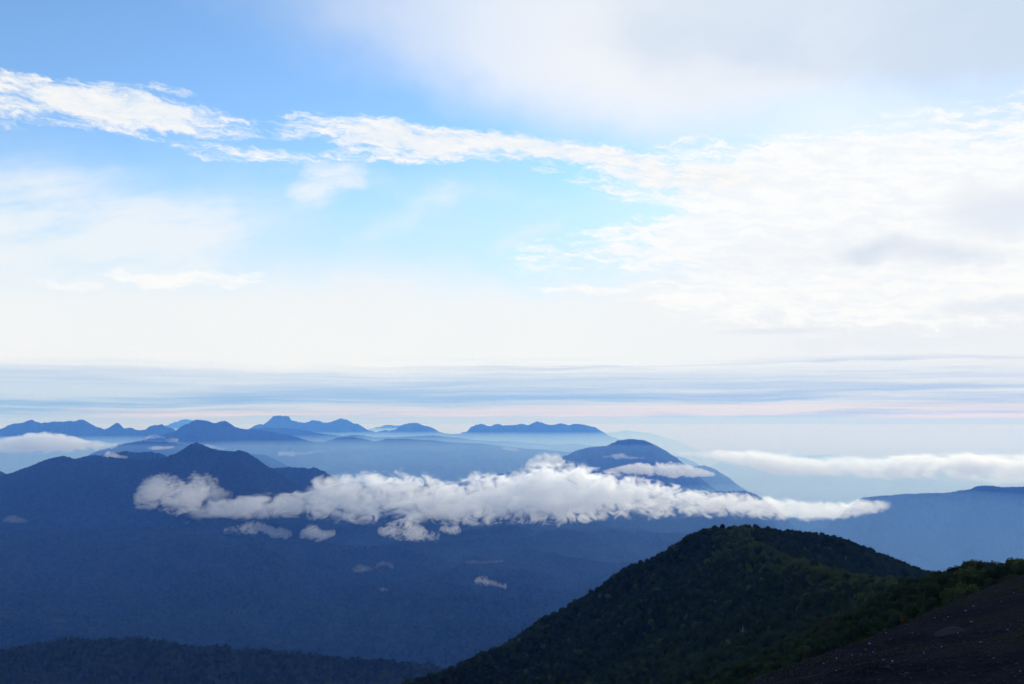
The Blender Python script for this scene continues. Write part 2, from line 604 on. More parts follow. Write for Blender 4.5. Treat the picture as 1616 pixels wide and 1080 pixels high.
mountain("low_hills", "nearer band of low blue hills above the misty valley",
         with_d(13200, (250, 700), (330, 690), (404, 684), (430, 688), (480, 694), (510, 698), (532, 691), (556, 689), (572, 692), (590, 697), (612, 692), (650, 693), (700, 697),
                (760, 700), (830, 708), (900, 714), (1000, 724)),
         (200, 1060, 600, 11000, 15800, 110), M_FAR, 0.20, 0.25, 0.3, 1500, 27, 0.7)
mountain("low_hills", "faint flat hills on the right between cloud and haze",
         with_d(24000, (1150, 722), (1200, 717), (1222, 715), (1240, 719), (1270, 719), (1310, 718), (1360, 722), (1440, 724)),
         (1110, 1480, 260, 21000, 27000, 60), M_FAR, 0.2, 0.25, 0.3, 1700, 28, 0.8)
# --- middle distance
mountain("wooded_plateau", "flat topped blue hill behind the left peak under two thin cloud shreds",
         with_d(10600, (-40, 775), (60, 752), (110, 733), (140, 718), (165, 708), (200, 699), (232, 696), (262, 697), (285, 701), (320, 706), (420, 718)),
         (-80, 480, 520, 8800, 12600, 160), M_MIDWOOD, 0.30, 0.35, 0.4, 900, 31, 0.7, 7, 13)
mountain("wooded_dome", "rounded wooded mountain rising behind the main cloud bank",
         with_d(10200, (760, 752), (810, 744), (838, 739), (858, 733), (878, 724), (896, 718), (908, 711), (930, 705), (958, 703), (966, 699), (976, 695), (993, 692), (1010, 694), (1024, 697), (1040, 705),
                (1058, 716), (1076, 729), (1100, 749), (1135, 778), (1170, 812)),
         (730, 1210, 700, 8600, 11800, 230), M_MIDWOOD, 0.55, 0.6, 0.6, 800, 32, 0.8, 10, 13)
mountain("wooded_shoulder", "sloping blue shoulder right of the rounded mountain",
         with_d(11800, (1030, 760), (1070, 742), (1095, 736), (1112, 734), (1130, 741), (1150, 753), (1166, 766), (1180, 777), (1215, 806)),
         (1000, 1260, 360, 10200, 13400, 150), M_MIDWOOD, 0.55, 0.6, 0.4, 700, 33, 0.8, 8, 13)
mountain("wooded_plateau", "blue tableland with a wooded rim on the right",
         with_d(7600, (1240, 850), (1300, 826), (1335, 812), (1350, 794), (1358, 786), (1385, 783), (1420, 780), (1455, 779), (1500, 777), (1530, 772), (1540, 768), (1552, 766), (1580, 769), (1616, 768),
                (1690, 762), (1800, 768)),
         (1210, 1860, 700, 5700, 8600, 440), M_MIDWOOD, 0.34, 0.5, 0.9, 600, 34, 0.7, 8, 12)
mountain("wooded_ridge", "low blue ridge between the near hill and the tableland",
         with_d(8000, (1040, 824), (1110, 812), (1170, 806), (1215, 805), (1232, 809), (1244, 815), (1262, 817), (1300, 816), (1340, 822), (1420, 838)),
         (1000, 1500, 560, 6600, 9400, 150), M_MIDWOOD, 0.30, 0.4, 0.35, 700, 35, 0.7, 8, 11)
mountain("wooded_ridge", "dark low hills behind the left peak",
         with_d(5700, (120, 726), (160, 718), (182, 714), (200, 711), (212, 713), (222, 714), (236, 712), (250, 714), (266, 720), (300, 734), (340, 750)),
         (90, 400, 520, 4700, 6700, 110), M_MIDWOOD, 0.4, 0.5, 0.35, 500, 36, 0.7, 8, 11)
mountain("wooded_ridge", "dark wooded spur right of the left peak, half hidden by cloud",
         with_d(5700, (395, 745), (430, 738), (455, 736), (478, 737), (488, 739), (497, 737), (508, 741), (520, 748), (545, 764), (590, 800)),
         (370, 640, 460, 4700, 6700, 120), M_MIDWOOD, 0.5, 0.5, 0.35, 500, 37, 0.7, 8, 11)
mountain("wooded_ridge", "small dark slope cut by the left edge",
         with_d(5600, (-260, 700), (-120, 722), (-40, 733), (0, 742), (10, 747), (22, 753), (60, 775)),
         (-300, 120, 520, 4600, 6600, 110), M_MIDWOOD, 0.4, 0.5, 0.35, 500, 38, 0.7, 8, 11)
mountain("wooded_peak", "dark blue wooded peak with long flat ridges on the left",
         with_d(4900, (-160, 800), (-60, 770), (0, 752), (22, 745), (45, 736), (62, 729), (85, 722), (102, 720), (120, 724), (134, 720), (150, 719), (166, 721), (182, 722), (200, 724), (216, 725), (240, 724),
                (258, 722), (275, 717), (288, 709), (298, 702), (309, 698), (318, 700), (330, 706), (345, 711), (362, 712), (378, 711), (392, 715), (406, 723), (416, 731), (430, 739),
                (448, 750), (466, 762), (482, 772), (510, 795), (560, 830)),
         (-200, 640, 1100, 3700, 6000, 420), M_MIDWOOD, 0.42, 0.5, 0.62, 600, 39, 0.8, 8, 10, 0.35)


def build_upland():
    """Broad forested upland that fills the middle of the view."""
    X, Y = fan_grid(-260, 1330, 1250, 1900, 7200, 700)
    ridge = [(560, 832, 4950), (640, 826, 5000), (700, 823, 5100), (735, 832, 5200), (760, 830, 5300), (800, 826, 5500), (860, 822, 5800), (930, 819, 6100), (1000, 816, 6400), (1030, 817, 6500),
             (1060, 815, 6600), (1100, 812, 6700), (1122, 813, 6700), (1145, 820, 6750), (1175, 838, 6800), (1210, 860, 6800)]
    Zr, _ = ridge_height(X, Y, jag(ridge, 1.0, 51), 0.17, 0.45, 0.35, 500, 51, base=-3000)
    flat = -560.0 + (Y - 2300) * 0.012 + 36 * fbm(X / 700, Y / 700, 4, 52) + 26 * ridged(X / 420, Y / 420, 4, 57)
    side = X - (20 + (Y - 2300) * 0.05)
    q = np.clip(side / 520, 0, 1)
    flat = flat - 40 * q * q * (3 - 2 * q) - 0.02 * np.clip(side, 0, None) - 0.25 * np.clip(2500 - Y, 0, None)
    spur = [(340, 1010, 3450), (430, 955, 3380), (500, 925, 3300), (575, 930, 3150), (640, 955, 2900), (720, 995, 2600), (780, 1030, 2400), (900, 1110, 2300)]
    Zs, _ = ridge_height(X, Y, spur, 0.22, 0.22, 0.4, 400, 53, base=-3000)
    hump = [(-160, 850, 3700), (60, 838, 3800), (200, 832, 3850), (330, 840, 3700), (420, 868, 3450), (520, 925, 3380), (660, 1040, 3300)]
    Zh, _ = ridge_height(X, Y, hump, 0.16, 0.25, 0.5, 500, 54, base=-3000)
    k = 0.03
    Z = np.log(np.exp(k * (flat + 560)) + np.exp(k * (Zs + 560)) + np.exp(k * np.clip(Zr + 560, -800, 400)) + np.exp(k * np.clip(Zh + 560, -800, 400))) / k - 560
    Z = np.maximum(Z, -CAM_Z - 20)
    Z = Z - 900 * np.clip((X / Y - 0.23) / 0.10, 0, 1) ** 2
    Z = np.maximum(Z, -CAM_Z - 20)
    Z = Z + 9.0 * crowns(X, Y, 10.0, 55) * (0.75 + 0.55 * fbm(X / 60, Y / 60, 3, 56)) - 5 + CAM_Z
    me = mesh_from("forested_upland", np.stack([X, Y, Z], -1), grid_faces(*X.shape))
    tag(new_obj("forested_upland", me, M_MIDWOOD), label="wide dark blue forested upland below the cloud bank", kind="structure")


build_upland()


def build_left_foothill():
    X, Y = fan_grid(-220, 860, 1150, 800, 1700, 420)
    pts = with_d(1200, (-160, 1040), (0, 1026), (40, 1016), (80, 1011), (125, 1009), (165, 1006), (200, 1005), (235, 1008), (270, 1011), (305, 1019), (350, 1022), (385, 1023), (420, 1026),
                 (480, 1031), (520, 1036), (570, 1042), (620, 1047), (680, 1052), (760, 1075), (860, 1110))
    Z, _ = ridge_height(X, Y, jag(pts, 2.0, 61), 0.42, 0.45, 0.6, 180, 61, base=-1400)
    Z = Z + 6.5 * crowns(X, Y, 6.0, 62) * (0.8 + 0.6 * fbm(X / 30, Y / 30, 3, 63)) + 0.6 * fbm(X / 1.6, Y / 1.6, 2, 64) - 4 + CAM_Z
    me = mesh_from("wooded_foothill", np.stack([X, Y, Z], -1), grid_faces(*X.shape))
    tag(new_obj("wooded_foothill", me, M_NEARWOOD), label="dark wooded foothill along the lower left edge", kind="structure")


build_left_foothill()

# ================================================================== haze
def volume_box(name, lo, hi, mat):
    x0, y0, z0 = lo
    x1, y1, z1 = hi
    v = [(x, y, z) for z in (z0, z1) for y in (y0, y1) for x in (x0, x1)]
    f = [(0, 2, 3, 1), (4, 5, 7, 6), (0, 1, 5, 4), (2, 6, 7, 3), (0, 4, 6, 2), (1, 3, 7, 5)]
    me = bpy.data.meshes.new(name)
    me.from_pydata(v, [], f)
    me.update()
    return new_obj(name, me, mat)


def even_volume(name, color, density, aniso):
    m, nt, out = new_mat(name)
    v = nt.nodes.new('ShaderNodeVolumePrincipled')
    v.inputs['Color'].default_value = (*color, 1)
    v.inputs['Absorption Color'].default_value = (1, 1, 1, 1)
    v.inputs['Density'].default_value = density
    v.inputs['Density Attribute'].default_value = ""
    v.inputs['Anisotropy'].default_value = aniso
    nt.links.new(v.outputs[0], out.inputs['Volume'])
    return m


HAZE_DENSITY = 0.74e-4
haze = volume_box("haze", (-R_END - 200, -R_END - 200, -32.0), (R_END + 200, R_END + 200, CAM_Z + 125.0),
                  even_volume("haze", (0.11, 0.32, 1.0), HAZE_DENSITY, 0.15))
tag(haze, label="blue air haze over the whole land", kind="stuff")

mist = volume_box("valley_mist", (-30000, 9300, -31.0), (30000, 60000, CAM_Z - 250.0),
                  even_volume("valley_mist", (0.42, 0.70, 1.0), 1.9e-4, 0.2))
tag(mist, label="pale mist lying in the valleys under the far ranges", kind="stuff")

bm = bmesh.new()
bmesh.ops.create_uvsphere(bm, u_segments=48, v_segments=24, radius=1.0)
lens = bpy.data.meshes.new("valley_mist")
bm.to_mesh(lens)
bm.free()
lens.polygons.foreach_set("use_smooth", [True] * len(lens.polygons))
low_mist = new_obj("valley_mist", lens, even_volume("valley_mist_blue", (0.38, 0.68, 1.0), 8.0e-5, 0.2), loc=(1550, 4900, CAM_Z - 760.0))
low_mist.scale = (3000, 3100, 400)
tag(low_mist, label="thin blue mist in the deep valley behind the near hill", kind="stuff")

# ================================================================== low clouds lying among the mountains
def float_curve(nt, t, ts, vs):
    n = nt.nodes.new('ShaderNodeFloatCurve')
    c = n.mapping.curves[0]
    for i, (a, b) in enumerate(zip(ts, vs)):
        if i < 2:
            c.points[i].location = (a, b)
        else:
            c.points.new(a, b)
    for p in c.points:
        p.handle_type = 'AUTO_CLAMPED'
    n.mapping.update()
    n.inputs['Factor'].default_value = 1.0
    nt.links.new(t.s, n.inputs['Value'])
    return E(nt, n.outputs[0])


def low_cloud(name, label, profile, dist, deep=1.0, dens=0.02, grain=150.0, erode=1.5, step=20.0, group=None, grow=1.38,
              rough=0.72, tint=(1, 1, 1), sharp=2.4, forward=0.52, fine=1.6, coarse=1.7, seed=0.0):
    """A bank of cloud: profile is a list of (photo x, top y, bottom y); the density is worn away by noise towards the rim."""
    xs = np.array([p[0] for p in profile], float)
    mid = np.array([(p[1] + p[2]) / 2 for p in profile], float)
    half = np.array([max(1.0, (p[2] - p[1]) / 2) for p in profile], float) * grow
    if not isinstance(dist, (int, float)):        # a bank that lies obliquely: (photo x, distance) pairs
        ds = np.interp(xs, [q[0] for q in dist], [q[1] for q in dist])
    else:
        ds = np.full(len(xs), float(dist))
    P = np.array([pix_pt(x, m, q) for x, m, q in zip(xs, mid, ds)])
    m_px = ds / F_PX
    cx, cy, cz = (P[0, 0] + P[-1, 0]) / 2, P[:, 1].mean(), P[:, 2].mean()
    L = P[-1, 0] - P[0, 0]
    t = (P[:, 0] - P[0, 0]) / L
    zc = P[:, 2] - cz
    hh = half * m_px
    yc = P[:, 1] - cy
    yr = max(np.abs(yc).max(), 1.0) * 1.05
    zr = max(np.abs(zc).max(), 1.0) * 1.05
    hr = hh.max() * 1.05
    # skin
    nt_, na = 56, 18
    ts = np.linspace(0, 1, nt_)
    Zc, Yc, H = np.interp(ts, t, zc), np.interp(ts, t, yc), np.interp(ts, t, hh)
    H = H * np.clip(np.minimum(ts, 1 - ts) / 0.02, 0.12, 1) ** 0.5
    an = np.linspace(0, 2 * np.pi, na, endpoint=False)
    Xv = np.repeat(((ts - 0.5) * L)[:, None], na, 1)
    Yv = Yc[:, None] + deep * H[:, None] * np.cos(an)[None, :]
    Zv = Zc[:, None] + H[:, None] * np.sin(an)[None, :]
    V = np.stack([Xv, Yv, Zv], -1).reshape(-1, 3)
    i = np.arange(nt_ * na).reshape(nt_, na)
    j = np.roll(i, -1, 1)
    quads = np.stack([i[:-1], i[1:], j[1:], j[:-1]], -1).reshape(-1, 4)
    verts = [tuple(v) for v in V]
    faces = [tuple(int(k) for k in q) for q in quads]
    faces.append(tuple(int(k) for k in i[0]))
    faces.append(tuple(int(k) for k in i[-1][::-1]))
    me = bpy.data.meshes.new(name)
    me.from_pydata(verts, [], faces)
    bm = bmesh.new()
    bm.from_mesh(me)
    bmesh.ops.recalc_face_normals(bm, faces=bm.faces)
    bm.to_mesh(me)
    bm.free()
    me.update()
    m, nt, out = new_mat(name)
    tc = nt.nodes.new('ShaderNodeTexCoord')
    po = E(nt, tc.outputs['Object'])
    x, y, z = split(nt, po)
    tt = x * (1.0 / L) + 0.5
    c = (float_curve(nt, tt, t, zc / zr * 0.5 + 0.5) - 0.5) * (2.0 * zr)
    h = float_curve(nt, tt, t, hh / hr).max(0.02) * hr
    p = (z - c) / h
    if yr > 2.0:
        y = y - (float_curve(nt, tt, t, yc / yr * 0.5 + 0.5) - 0.5) * (2.0 * yr)
    q = y / (h * deep)
    ends = tt.step(0.0, 0.03) * tt.down(0.97, 1.0)
    s = 1.0 - (p * p + q * q)
    g = nt.nodes.new('ShaderNodeNewGeometry')
    gx, gy, gz = split(nt, E(nt, g.outputs['Position']))
    n = noise(nt, vec(nt, gx * (0.8 / grain) + seed, gy * (0.35 / grain), gz * (1.2 / grain)), 1.0, 3.0, 0.6, 0.4)
    f = noise(nt, vec(nt, gx * (4.0 / grain), gy * (0.6 / grain), gz * (5.5 / grain)), 1.0, 5.0, 0.68, 1.0)
    d = (s * 1.2 - 0.42 + (0.5 - n) * (erode * coarse) + (0.5 - f) * (erode * fine)) * s.step(0.0, 0.3) * ends
    d = (d * sharp).clamp() * dens
    v = nt.nodes.new('ShaderNodeVolumePrincipled')
    v.inputs['Color'].default_value = (*tint, 1)
    v.inputs['Absorption Color'].default_value = (1, 1, 1, 1)
    v.inputs['Density Attribute'].default_value = ""
    v.inputs['Anisotropy'].default_value = forward
    nt.links.new(d.s, v.inputs['Density'])
    nt.links.new(v.outputs[0], out.inputs['Volume'])
    ext = (L + 2 * deep * hr + 2 * hr + zr) / 3.0 / 10.0
    m.cycles.volume_step_rate = max(0.02, step / ext)
    o = new_obj(name, me, m, loc=(cx, cy, cz + CAM_Z))
    tag(o, label, "cloud", group)
    return o


low_cloud("cloud_bank", "long white cloud bank lying across the valley before the rounded wooded mountain",
          [(285, 806, 816), (310, 795, 822), (350, 788, 818), (420, 780, 818), (470, 774, 817), (500, 756, 818), (540, 751, 820), (580, 746, 823), (620, 741, 824), (660, 748, 821), (690, 754, 823),
           (720, 757, 824), (760, 744, 822), (800, 745, 822), (850, 738, 822), (900, 734, 823), (940, 743, 819), (1000, 756, 815), (1050, 760, 816), (1100, 772, 814), (1150, 777, 815),
           (1200, 783, 818), (1250, 788, 821), (1300, 791, 822), (1340, 790, 818), (1375, 788, 811), (1410, 790, 803)],
          [(285, 3700), (480, 4100), (700, 4500), (1000, 4900), (1402, 5200)], 1.0, 0.014, 230, 1.5, 7, grow=1.30, sharp=1.7, fine=1.7, coarse=0.95, seed=2.2)
G = "small clouds drifting low over the forested valley"
low_cloud("low_cloud", "puffy white cloud clinging to the face of the dark left peak",
          [(212, 770, 800), (228, 757, 800), (250, 752, 803), (270, 752, 808), (290, 752, 812), (305, 748, 812), (320, 747, 790), (345, 755, 775)],
          4000, 0.8, 0.0062, 99, 2.25, 8, G, grow=1.28)
low_cloud("low_cloud", "torn shred of cloud between the puffy cloud and the long bank",
          [(318, 770, 790), (335, 766, 800), (352, 772, 796), (368, 778, 792)], 4200, 0.8, 0.0050, 54, 2.25, 8, G, grow=1.55)
low_cloud("low_cloud", "two joined white puffs under the left half of the long bank",
          [(352, 836, 842), (375, 828, 842), (395, 824, 842), (415, 826, 842), (432, 834, 848), (446, 834, 850), (462, 840, 848)],
          3900, 0.9, 0.0099, 67, 1.95, 8, G, grow=1.55)
low_cloud("low_cloud", "compact bright white puff with a small tail below the long bank",
          [(472, 842, 848), (482, 833, 851), (495, 831, 852), (508, 837, 851), (518, 838, 848), (530, 836, 844)], 3850, 0.9, 0.0112, 63, 1.75, 7, G, grow=1.55)
low_cloud("low_cloud", "frayed lacy cloud under the middle of the long bank",
          [(595, 834, 842), (612, 826, 848), (635, 821, 852), (660, 826, 853), (680, 838, 853), (695, 842, 852)], 3850, 0.9, 0.0087, 54, 2.35, 7, G, grow=1.2)
low_cloud("low_cloud", "small smooth bright puff right of the frayed lacy cloud",
          [(692, 835, 839), (702, 828, 841), (715, 827, 842), (728, 833, 840)], 3850, 0.9, 0.0112, 63, 1.65, 7, G, grow=1.55)
low_cloud("low_cloud", "thin shred touching the lower left end of the long bank",
          [(280, 828, 832), (300, 822, 833), (318, 826, 832)], 3950, 0.9, 0.0074, 40, 2.05, 7, G, grow=1.55)
low_cloud("low_cloud", "small white tuft low over the forest right of the middle",
          [(748, 916, 923), (762, 909, 922), (772, 914, 924), (786, 919, 926), (800, 922, 930)], 3000, 0.9, 0.0081, 30, 2.15, 6, G, grow=1.55)
low_cloud("low_cloud", "flat grey wisp on the edge of the forested spur",
          [(582, 933, 937), (600, 929, 938), (615, 931, 939), (630, 936, 941)], 3000, 0.9, 0.0062, 32, 2.05, 6, G, grow=1.55)
low_cloud("low_cloud", "faint pair of wisps in the middle of the dark slope",
          [(555, 896, 902), (568, 891, 902), (585, 895, 901), (605, 886, 893), (622, 892, 900)], 3250, 0.9, 0.0037, 28, 2.25, 6, G, grow=1.55)
low_cloud("low_cloud", "tiny wisps over the dark slope near its right end",
          [(735, 885, 889), (750, 885, 889), (770, 885, 889), (795, 884, 888)], 3350, 0.9, 0.0037, 23, 2.35, 6, G, grow=1.55)
low_cloud("low_cloud", "faint wisp at the foot of the slope by the left edge",
          [(4, 819, 825), (18, 814, 824), (32, 817, 824), (45, 822, 826)], 3900, 0.9, 0.0031, 40, 2.15, 7, G, grow=1.55)
low_cloud("low_cloud", "faint flat wisp low over the forest above the wooded foothill",
          [(72, 981, 984), (88, 978, 984), (104, 980, 985)], 2600, 0.9, 0.0037, 27, 2.15, 6, G, grow=1.55)
F = "clouds floating in the haze before the far ranges"
low_cloud("far_cloud", "smooth lens of white cloud below the left end of the far range",
          [(-70, 700, 716), (-10, 695, 715), (30, 690, 714), (62, 685, 713), (85, 686, 713), (110, 690, 712), (140, 694, 711), (165, 698, 710), (188, 699, 705)],
          9800, 1.2, 0.014, 260, 1.3, 35, F, forward=0.30)
low_cloud("far_cloud", "ragged white tuft on the ridge left of the dark peak",
          [(160, 722, 726), (172, 712, 724), (180, 713, 725), (192, 719, 725), (202, 720, 723)], 5300, 0.9, 0.014, 70, 1.6, 9, F, forward=0.30)
low_cloud("far_cloud", "thin bright bar of cloud above the dark low hills",
          [(232, 706, 709), (245, 704, 710), (262, 704, 709), (276, 704, 707)], 9600, 1.2, 0.014, 110, 1.4, 12, F, forward=0.30)
low_cloud("far_cloud", "faint torn wisps on the broad blue mountain",
          [(228, 692, 697), (242, 685, 692), (256, 688, 692), (268, 692, 698), (282, 690, 699)], 9300, 1.0, 0.006, 120, 1.7, 14, F, forward=0.30)
low_cloud("far_cloud", "small bright streak of cloud right of the dark summit",
          [(322, 701, 703), (332, 702, 708), (345, 705, 710), (358, 707, 710)], 6500, 1.0, 0.014, 80, 1.5, 10, F, forward=0.30)
low_cloud("far_cloud", "scattered thin wisps above the misty valley, left of centre",
          [(438, 713, 720), (455, 712, 720), (470, 714, 720), (488, 712, 717), (505, 711, 715), (520, 712, 714)], 8200, 1.0, 0.006, 110, 1.7, 14, F, forward=0.30)
low_cloud("far_cloud", "tiny pale cloud above the middle of the misty valley",
          [(790, 705, 708), (802, 706, 711), (818, 709, 713)], 9300, 1.0, 0.009, 110, 1.5, 14, F, forward=0.30)
low_cloud("far_cloud", "soft plume of cloud rising at the left foot of the rounded mountain",
          [(828, 732, 742), (842, 722, 742), (862, 712, 740), (880, 716, 738), (898, 728, 738)], 9100, 0.9, 0.011, 120, 1.6, 14, F, forward=0.30)
low_cloud("far_cloud", "flat tongue of cloud across the foot of the rounded mountain",
          [(950, 743, 747), (985, 735, 748), (1020, 731, 750), (1045, 730, 752), (1075, 732, 752), (1105, 740, 752), (1130, 746, 752)], 9200, 1.3, 0.014, 150, 1.4, 16, F, forward=0.30)
low_cloud("far_cloud", "wispy shred on the slope of the rounded mountain",
          [(950, 720, 723), (965, 717, 724), (980, 716, 725), (1000, 721, 725), (1018, 721, 724)], 9250, 0.9, 0.008, 70, 1.7, 9, F, forward=0.30)
low_cloud("far_cloud", "long pale grey cloud layer in the haze on the right",
          [(1062, 713, 718), (1120, 712, 724), (1180, 715, 734), (1230, 719, 744), (1290, 724, 748), (1350, 724, 750), (1410, 722, 754), (1470, 722, 757), (1530, 720, 757), (1590, 720, 757),
           (1660, 720, 757), (1740, 724, 756)], 8000, 2.2, 0.0065, 360, 1.4, 25, F, forward=0.42, sharp=1.6, fine=1.7, grow=1.6)
low_cloud("far_cloud", "thin darker streak of cloud on top of the right hand layer",
          [(1425, 723, 726), (1470, 718, 725), (1500, 715, 724), (1550, 717, 724), (1600, 717, 724), (1680, 717, 725)], 8900, 2.0, 0.006, 260, 1.3, 30, F, forward=0.30)

# ================================================================== the near hill
# worked out in units of 0.4 m: dwarf beeches about 3 m tall cover a hill 350 m away
NEAR = 0.4


def put(x, y, z):
    return (x * NEAR, y * NEAR, z * NEAR + CAM_Z)


TREE_LIFT = 4.2
R_SADDLE = [(1840, 862, 150), (1700, 880, 180), (1616, 897, 205), (1560, 907, 255), (1525, 915, 300), (1490, 922, 345), (1460, 923, 400), (1400, 916, 480), (1340, 905, 560), (1290, 896, 630), (1240, 882, 710),
            (1200, 866, 780), (1176, 856, 840), (1150, 834, 905)]
R_RIGHT = [(1150, 834, 905), (1168, 830, 925), (1195, 836, 950), (1230, 838, 970), (1262, 840, 990), (1290, 845, 1010), (1320, 854, 1030), (1350, 866, 1055), (1375, 878, 1075), (1400, 891, 1095),
           (1425, 903, 1115), (1455, 918, 1140), (1520, 955, 1190), (1620, 1030, 1260)]
R_LEFT = [(1150, 834, 905), (1128, 833, 915), (1108, 845, 922), (1085, 862, 930), (1060, 880, 935), (1030, 903, 935), (1000, 925, 930), (965, 944, 920), (935, 963, 910), (910, 980, 900), (880, 992, 890),
          (840, 1008, 875), (800, 1025, 860), (740, 1043, 835), (680, 1063, 810), (600, 1089, 780), (500, 1120, 740), (380, 1170, 690), (200, 1260, 620)]
GX0, GX1, GY0, GY1, GS = -520.0, 760.0, 40.0, 1500.0, 4.0


def seg_ridge(X, Y, pts, s_left, s_right):
    P = np.array([pix_pt(*p) for p in pts])
    P[:, 2] -= TREE_LIFT * np.clip(P[:, 1] / 600.0, 0.55, 1.0)
    H = np.full(X.shape, -1e5)
    for a, b in zip(P[:-1], P[1:]):
        ab = b[:2] - a[:2]
        t = np.clip(((X - a[0]) * ab[0] + (Y - a[1]) * ab[1]) / float(ab @ ab), 0, 1)
        cx, cy = a[0] + t * ab[0], a[1] + t * ab[1]
        d = np.hypot(X - cx, Y - cy)
        side = ab[0] * (Y - a[1]) - ab[1] * (X - a[0])
        s = np.where(side > 0, s_left, s_right)
        soft = np.where(d < 30.0, d * d / 60.0, d - 15.0)      # rounded crest
        H = np.maximum(H, a[2] + t * (b[2] - a[2]) - s * (0.45 * soft + 0.55 * d))
    return H


E_A, E_B = np.array([23.0, 100.0]), np.array([87.0, 170.0])
E_DIR = (E_B - E_A) / np.linalg.norm(E_B - E_A)


def scree_height(X, Y):
    bend = 2.2 * np.sin((X + Y) * 0.030) + 1.2 * np.sin((X + Y) * 0.071 + 1.0)
    d = -(X - E_A[0]) * E_DIR[1] + (Y - E_A[1]) * E_DIR[0] + bend
    far = np.clip(d + 6.0, 0, None)
    Z = 0.22 * X - 0.206 * Y - 10.4 + 0.032 * np.clip(X - 42.0, 0, None)
    roll = np.where(far < 22.0, 0.013 * far ** 2, 0.013 * 484 + 0.572 * (far - 22.0))
    return Z - roll + 0.9 * fbm(X / 45.0, Y / 45.0, 3, 81) * np.clip(-d / 12.0, 0.1, 1.0), d


def build_near_grid():
    gx = np.arange(GX0, GX1 + 1, GS)
    gy = np.arange(GY0, GY1 + 1, GS)
    X, Y = np.meshgrid(gx, gy)
    wx = 14 * fbm(X / 120, Y / 120, 3, 71)
    wy = 14 * fbm(X / 120 + 9, Y / 120, 3, 72)
    H = np.full(X.shape, -1e5)
    for pts, sl, sr in ((R_SADDLE, 0.58, 0.85), (R_RIGHT, 0.70, 0.40), (R_LEFT, 0.62, 0.66)):
        h0 = seg_ridge(X, Y, pts, sl, sr)
        h1 = seg_ridge(X + wx, Y + wy, pts, sl, sr)
        H = np.maximum(H, 0.35 * h0 + 0.65 * np.minimum(h1, h0 + 30))
    k = np.array([1, 2, 1]) / 4.0
    for _ in range(2):
        H = np.apply_along_axis(lambda r: np.convolve(np.pad(r, 1, 'edge'), k, 'valid'), 0, H)
        H = np.apply_along_axis(lambda r: np.convolve(np.pad(r, 1, 'edge'), k, 'valid'), 1, H)
    H = H + 1.6 * fbm(X / 45, Y / 45, 4, 73)
    S, d = scree_height(X, Y)
    H = np.where(d < 6, np.minimum(H, S - 1.0 - 0.25 * np.clip(6 - d, 0, 100)), H)
    return X, Y, np.maximum(H, -1400)


NX, NY, NH = build_near_grid()


def near_height(x, y):
    fx = np.clip((np.asarray(x, float) - GX0) / GS, 0, NH.shape[1] - 1.001)
    fy = np.clip((np.asarray(y, float) - GY0) / GS, 0, NH.shape[0] - 1.001)
    i, j = np.floor(fx).astype(int), np.floor(fy).astype(int)
    u, v = fx - i, fy - j
    return (NH[j, i] * (1 - u) * (1 - v) + NH[j, i + 1] * u * (1 - v) + NH[j + 1, i] * (1 - u) * v + NH[j + 1, i + 1] * u * v)


M_SOIL = forest_mat("hill_soil", 6.0, (0.008, 0.010, 0.006), (0.022, 0.024, 0.014), 60.0)
me = mesh_from("near_hill", np.stack([NX * NEAR, NY * NEAR, NH * NEAR + CAM_Z], -1), grid_faces(*NH.shape))
tag(new_obj("near_hill", me, M_SOIL), label="steep forested hill with a curved ridge in the lower right", kind="structure")

# ------------------------------------------------------------------ bare slope in the lower right corner
def scree_mat():
    m, nt, out = new_mat("dark_scree")
    p = pos(nt)
    big = noise(nt, p, 0.09, 4.0, 0.6)
    mid = noise(nt, p, 1.0, 5.0, 0.65)
    fine = noise(nt, p, 8.0, 3.0, 0.7)
    c = mix(nt, (mid * 1.1 + fine * 0.9 + (big - 0.5) * 1.6 - 0.6).clamp(), (0.004, 0.0044, 0.0068), (0.023, 0.024, 0.032))
    moss = (big + mid * 0.5).step(0.74, 0.92)
    c = mix(nt, moss * 0.6, c, (0.016, 0.019, 0.011))
    b = matt(nt, out, c)
    bump = nt.nodes.new('ShaderNodeBump')
    bump.inputs['Strength'].default_value = 0.6
    bump.inputs['Distance'].default_value = 0.15
    nt.links.new((mid + fine * 0.5).s, bump.inputs['Height'])
    nt.links.new(bump.outputs[0], b.inputs['Normal'])
    return m


X, Y = np.meshgrid(np.arange(-70, 190, 0.8), np.arange(-60, 250, 0.8))
SZ, SD = scree_height(X, Y)
SZ = SZ + 0.10 * fbm(X / 2.5, Y / 2.5, 4, 82)
me = mesh_from("scree_slope", np.stack([X * NEAR, Y * NEAR, SZ * NEAR + CAM_Z], -1), grid_faces(*X.shape))
tag(new_obj("scree_slope", me, scree_mat()), label="bare dark stony slope in the lower right corner", kind="structure")


def ray_hit(px, py, fn, d0, d1, n=1500):
    d = np.geomspace(d0, d1, n)
    x, y, z = pix_dir(px, py)
    X, Y, Z = x / y * d, d, z / y * d
    below = np.nonzero(Z < fn(X, Y))[0]
    if len(below) == 0:
        return None
    i = below[0]
    return X[i], Y[i], fn(X[i:i + 1], Y[i:i + 1])[0]


def stone_verts(r, rg, squash=0.6):
    v = np.array([(x, y, z) for x in (-1, 1) for y in (-1, 1) for z in (-1, 1)], float)
    v *= rg.uniform(0.55, 1.0, v.shape)
    a = rg.uniform(0, 6.28)
    R = np.array([[math.cos(a), -math.sin(a), 0], [math.sin(a), math.cos(a), 0], [0, 0, 1]])
    return (v * r * np.array([1.0, rg.uniform(0.6, 1.0), squash])) @ R.T


STONE_F = np.array([(0, 1, 3, 2), (4, 6, 7, 5), (0, 4, 5, 1), (2, 3, 7, 6), (0, 2, 6, 4), (1, 5, 7, 3)])


